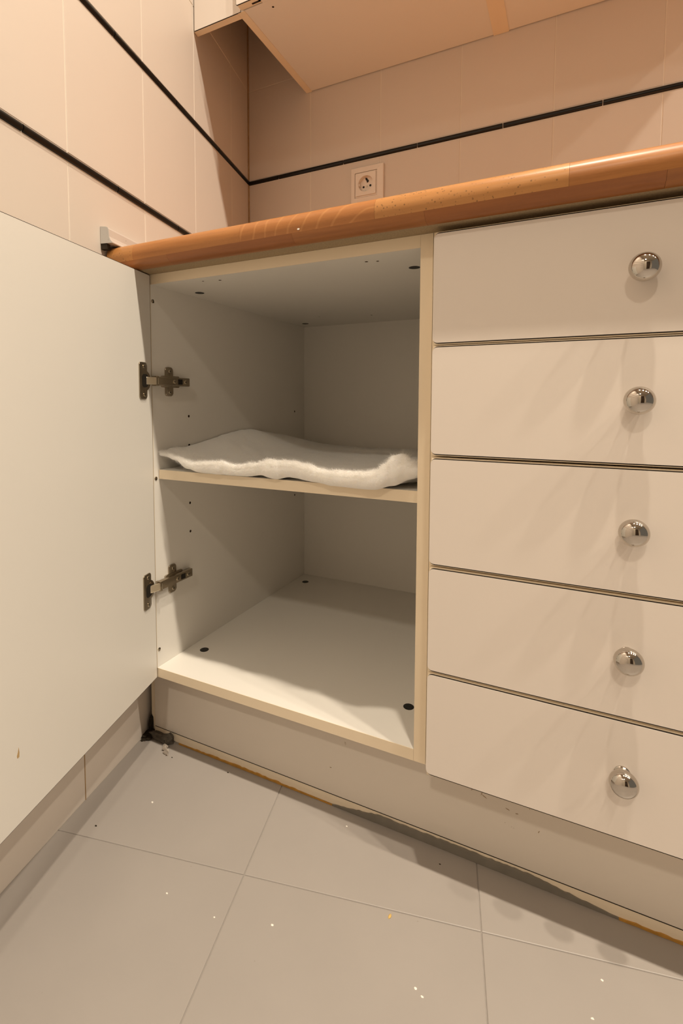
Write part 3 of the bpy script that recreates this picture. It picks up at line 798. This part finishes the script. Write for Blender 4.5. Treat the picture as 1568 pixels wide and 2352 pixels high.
# loose fibres, mostly along the torn front edge
m, nt, b = newmat('wadding_fibre')
oi = N(nt, 'ShaderNodeNewGeometry')
b.inputs['Base Color'].default_value = (0.95, 0.93, 0.90, 1); b.inputs['Roughness'].default_value = 0.8
tr = N(nt, 'ShaderNodeBsdfTranslucent'); tr.inputs[0].default_value = (0.95, 0.93, 0.9, 1)
mx = N(nt, 'ShaderNodeMixShader'); mx.inputs[0].default_value = 0.5
nt.links.new(b.outputs[0], mx.inputs[1]); nt.links.new(tr.outputs[0], mx.inputs[2])
nt.links.new(mx.outputs[0], nt.nodes['Material Output'].inputs['Surface'])
M['fibre'] = m
fv, ff = [], []
fr = random.Random(11)
def fibre(p, d, ln, wd, curl):
    segs = 4
    side = d.cross(Vector((fr.uniform(-1, 1), fr.uniform(-1, 1), fr.uniform(-1, 1)))).normalized()
    base = len(fv); q = Vector(p); dd = d.normalized()
    ax_ = Vector((fr.uniform(-1, 1), fr.uniform(-1, 1), fr.uniform(-1, 1))).normalized()
    for s in range(segs + 1):
        ww = wd * (1 - 0.6 * s / segs)
        fv.append(q + side * ww / 2); fv.append(q - side * ww / 2)
        q = q + dd * ln / segs
        q.x = min(max(q.x, 0.0015), CW - 0.0008)
        if q.y > YS: q.z = max(q.z, ZS + 0.0004)
        dd = (Matrix.Rotation(curl / segs, 3, ax_) @ dd).normalized()
    for s in range(segs):
        a = base + 2 * s; ff.append((a, a + 1, a + 3, a + 2))
for k in range(46000):
    x = fr.uniform(XW0, XW1); yf = wad_front(x); th = fr.uniform(-0.5, math.pi * 0.75)
    zt, zb = wad_top(x, yf + 0.010), wad_bot(x, yf + 0.006)
    mid = (zt + zb) / 2; hh = (zt - zb) / 2
    dep = fr.random() ** 1.5 * 0.03
    if k % 3:
        p = (x, yf + 0.010 - 0.0095 * math.cos(th - 0.6), mid + hh * 0.95 * math.sin(th))
        d = Vector((fr.uniform(-1.6, 1.6), -0.35 * math.cos(th) + fr.uniform(-.5, .5), 0.35 * math.sin(th) + fr.uniform(-.5, .5)))
    else:
        y = yf + 0.012 + dep
        p = (x, y, max(wad_top(x, y), wad_bot(x, y) + 0.003) - 0.0005)
        d = Vector((fr.uniform(-1, 1), fr.uniform(-0.8, 0.8), fr.uniform(0.1, 0.6)))
    fibre(p, d, fr.uniform(0.003, 0.009), fr.uniform(0.00010, 0.00026), fr.uniform(-3.6, 3.6))
for k in range(9000):
    x = fr.uniform(XW0, XW1); y = fr.uniform(0.03, 0.52)
    p = (x, y, wad_top(x, y) - 0.0006)
    fibre(p, Vector((fr.uniform(-1, 1), fr.uniform(-1, 1), fr.uniform(0.05, 0.35))), fr.uniform(0.004, 0.013), fr.uniform(0.00008, 0.0002), fr.uniform(-2, 2))
me = bpy.data.meshes.new('fibres'); me.from_pydata([tuple(p) for p in fv], [], ff); me.materials.append(M['fibre'])
fo = link('fibres', me, I4, wad); tag(fo, kind='stuff')

# ------------------------------------------------------------------ debris on the floor
def blob(name, loc, size, mat, seed, label, cat, group=None, flat=1.0, sub=3, rough=0.35, parent=None):
    bm = bmesh.new(); bmesh.ops.create_icosphere(bm, subdivisions=sub, radius=1.0)
    for v in bm.verts:
        f = 1 + rough * noise.noise(v.co * 1.7 + Vector((seed, seed * 2, 0))) + 0.4 * rough * noise.noise(v.co * 4 + Vector((seed, 0, 5)))
        v.co = Vector((v.co.x * size[0] * f, v.co.y * size[1] * f, v.co.z * size[2] * f))
        v.co.z = max(v.co.z, -size[2] * 0.45)
    zmin = min(v.co.z for v in bm.verts)
    for v in bm.verts: v.co += Vector((loc[0], loc[1], loc[2] - zmin))
    o = mk(name, bm, mat, parent, smooth=True)
    if label: tag(o, label, cat, group)
    return o
lump = thing('debris_clump', 'dark grey clump of old sealant and grime in the floor corner', 'debris', (-0.035, 0.033, 0))
bm = bmesh.new(); bmesh.ops.create_cube(bm, size=2.0); bmesh.ops.subdivide_edges(bm, edges=bm.edges[:], cuts=7, use_grid_fill=True)
for v in bm.verts:
    n3 = v.co.copy(); q = (abs(n3.x) ** 4 + abs(n3.y) ** 4 + abs(n3.z) ** 4) ** 0.25; n3 /= q
    f = 1 + 0.30 * noise.noise(n3 * 1.9 + Vector((2, 1, 7))) + 0.22 * noise.noise(n3 * 4.1) + 0.12 * noise.noise(n3 * 9)
    h = 0.0060 + 0.0035 * smooth(0.1, 0.9, n3.x) + 0.0020 * noise.noise(n3 * 3)
    v.co = Vector((-0.0330 + n3.x * 0.0300 * f, 0.0400 + n3.x * -0.0040 + n3.y * 0.0120 * f, max(0.0, 0.45 * h + n3.z * h * f)))
mk('clump_body', bm, M['dark_debris'], lump)
blob('clump_end', (-0.0075, 0.0335, 0), (0.0075, 0.0085, 0.0100), M['dark_debris'], 5.3, None, None, parent=lump, rough=0.8)
blob('grime_patch', (-0.0560, 0.0330, 0), (0.0130, 0.0150, 0.0045), M['grime'], 8.1, None, None, parent=lump, rough=0.9)
blob('grime_patch', (-0.0605, 0.0450, 0), (0.0050, 0.0070, 0.0240), M['grime'], 3.7, None, None, parent=lump, rough=0.9)
# curled paint flake
bm = bmesh.new(); rows = []
for k in range(9):
    t = k / 8; x = lerp(-0.0050, 0.0150, t) + 0.0010 * math.sin(k * 2.1); y = lerp(0.0200, 0.0040, t) + 0.0012 * math.sin(k * 1.9)
    z = 0.0012 + 0.0045 * (1 - t) ** 1.5 + 0.0012 * math.sin(k * 2.3); wd = 0.0048 * math.sin(math.pi * (0.25 + 0.65 * t)) + 0.0010 * math.sin(k * 2.7)
    rows.append([bm.verts.new((x - wd, y - 0.5 * wd, z)), bm.verts.new((x, y, z + 0.0030)), bm.verts.new((x + wd, y + 0.5 * wd, z - 0.0003))])
for a, b2 in zip(rows, rows[1:]):
    for k in range(2): bm.faces.new((a[k], a[k + 1], b2[k + 1], b2[k]))
r_ = bmesh.ops.solidify(bm, geom=bm.faces[:], thickness=0.0007)
zmin = min(v.co.z for v in bm.verts); bmesh.ops.translate(bm, verts=bm.verts[:], vec=(0, 0, 0.0001 - zmin))
tag(mk('paint_flake', bm, M['flake']), 'curled pale paint flake beside the dark debris clump', 'paint flake')
# crumbs
white = [(0.0707, -0.0859, .0017), (0.2009, -0.1894, .0013), (0.3476, -0.1614, .0016), (0.277, -0.186, .0011), (0.5265, -0.1478, .0016), (0.5351, -0.1521, .0014), (0.7127, -0.0461, .0014), (0.7018, -0.0908, .0014), (0.372, 0.013, .0013)]
for k, (x, y, r) in enumerate(white):
    blob('crumb', (x, y, -0.0002), (r * 1.15, r * 0.8, r * 0.6), M['white_crumb'], k * 1.7, 'tiny white crumb of plaster on the grey floor', 'crumb', 'white crumbs on the floor', sub=2)
blob('crumb', (0.4754, -0.0859, -0.0002), (.0018, .0034, .0012), M['yellow_crumb'], 4.4, 'small yellow crumb on the grey floor', 'crumb', sub=2)
for k, (x, y, r) in enumerate([(0.0258, 0.0063, .0011), (0.0269, -0.1582, .0014), (0.140, 0.022, .0012), (0.5152, 0.0141, .0010)]):
    blob('grit', (x, y, -0.0002), (r * 1.4, r * 0.8, r * 0.6), M['grime'], 20 + k * 1.3, 'tiny dark speck of grit on the grey floor', 'grit', 'dark grit on the floor', sub=2)
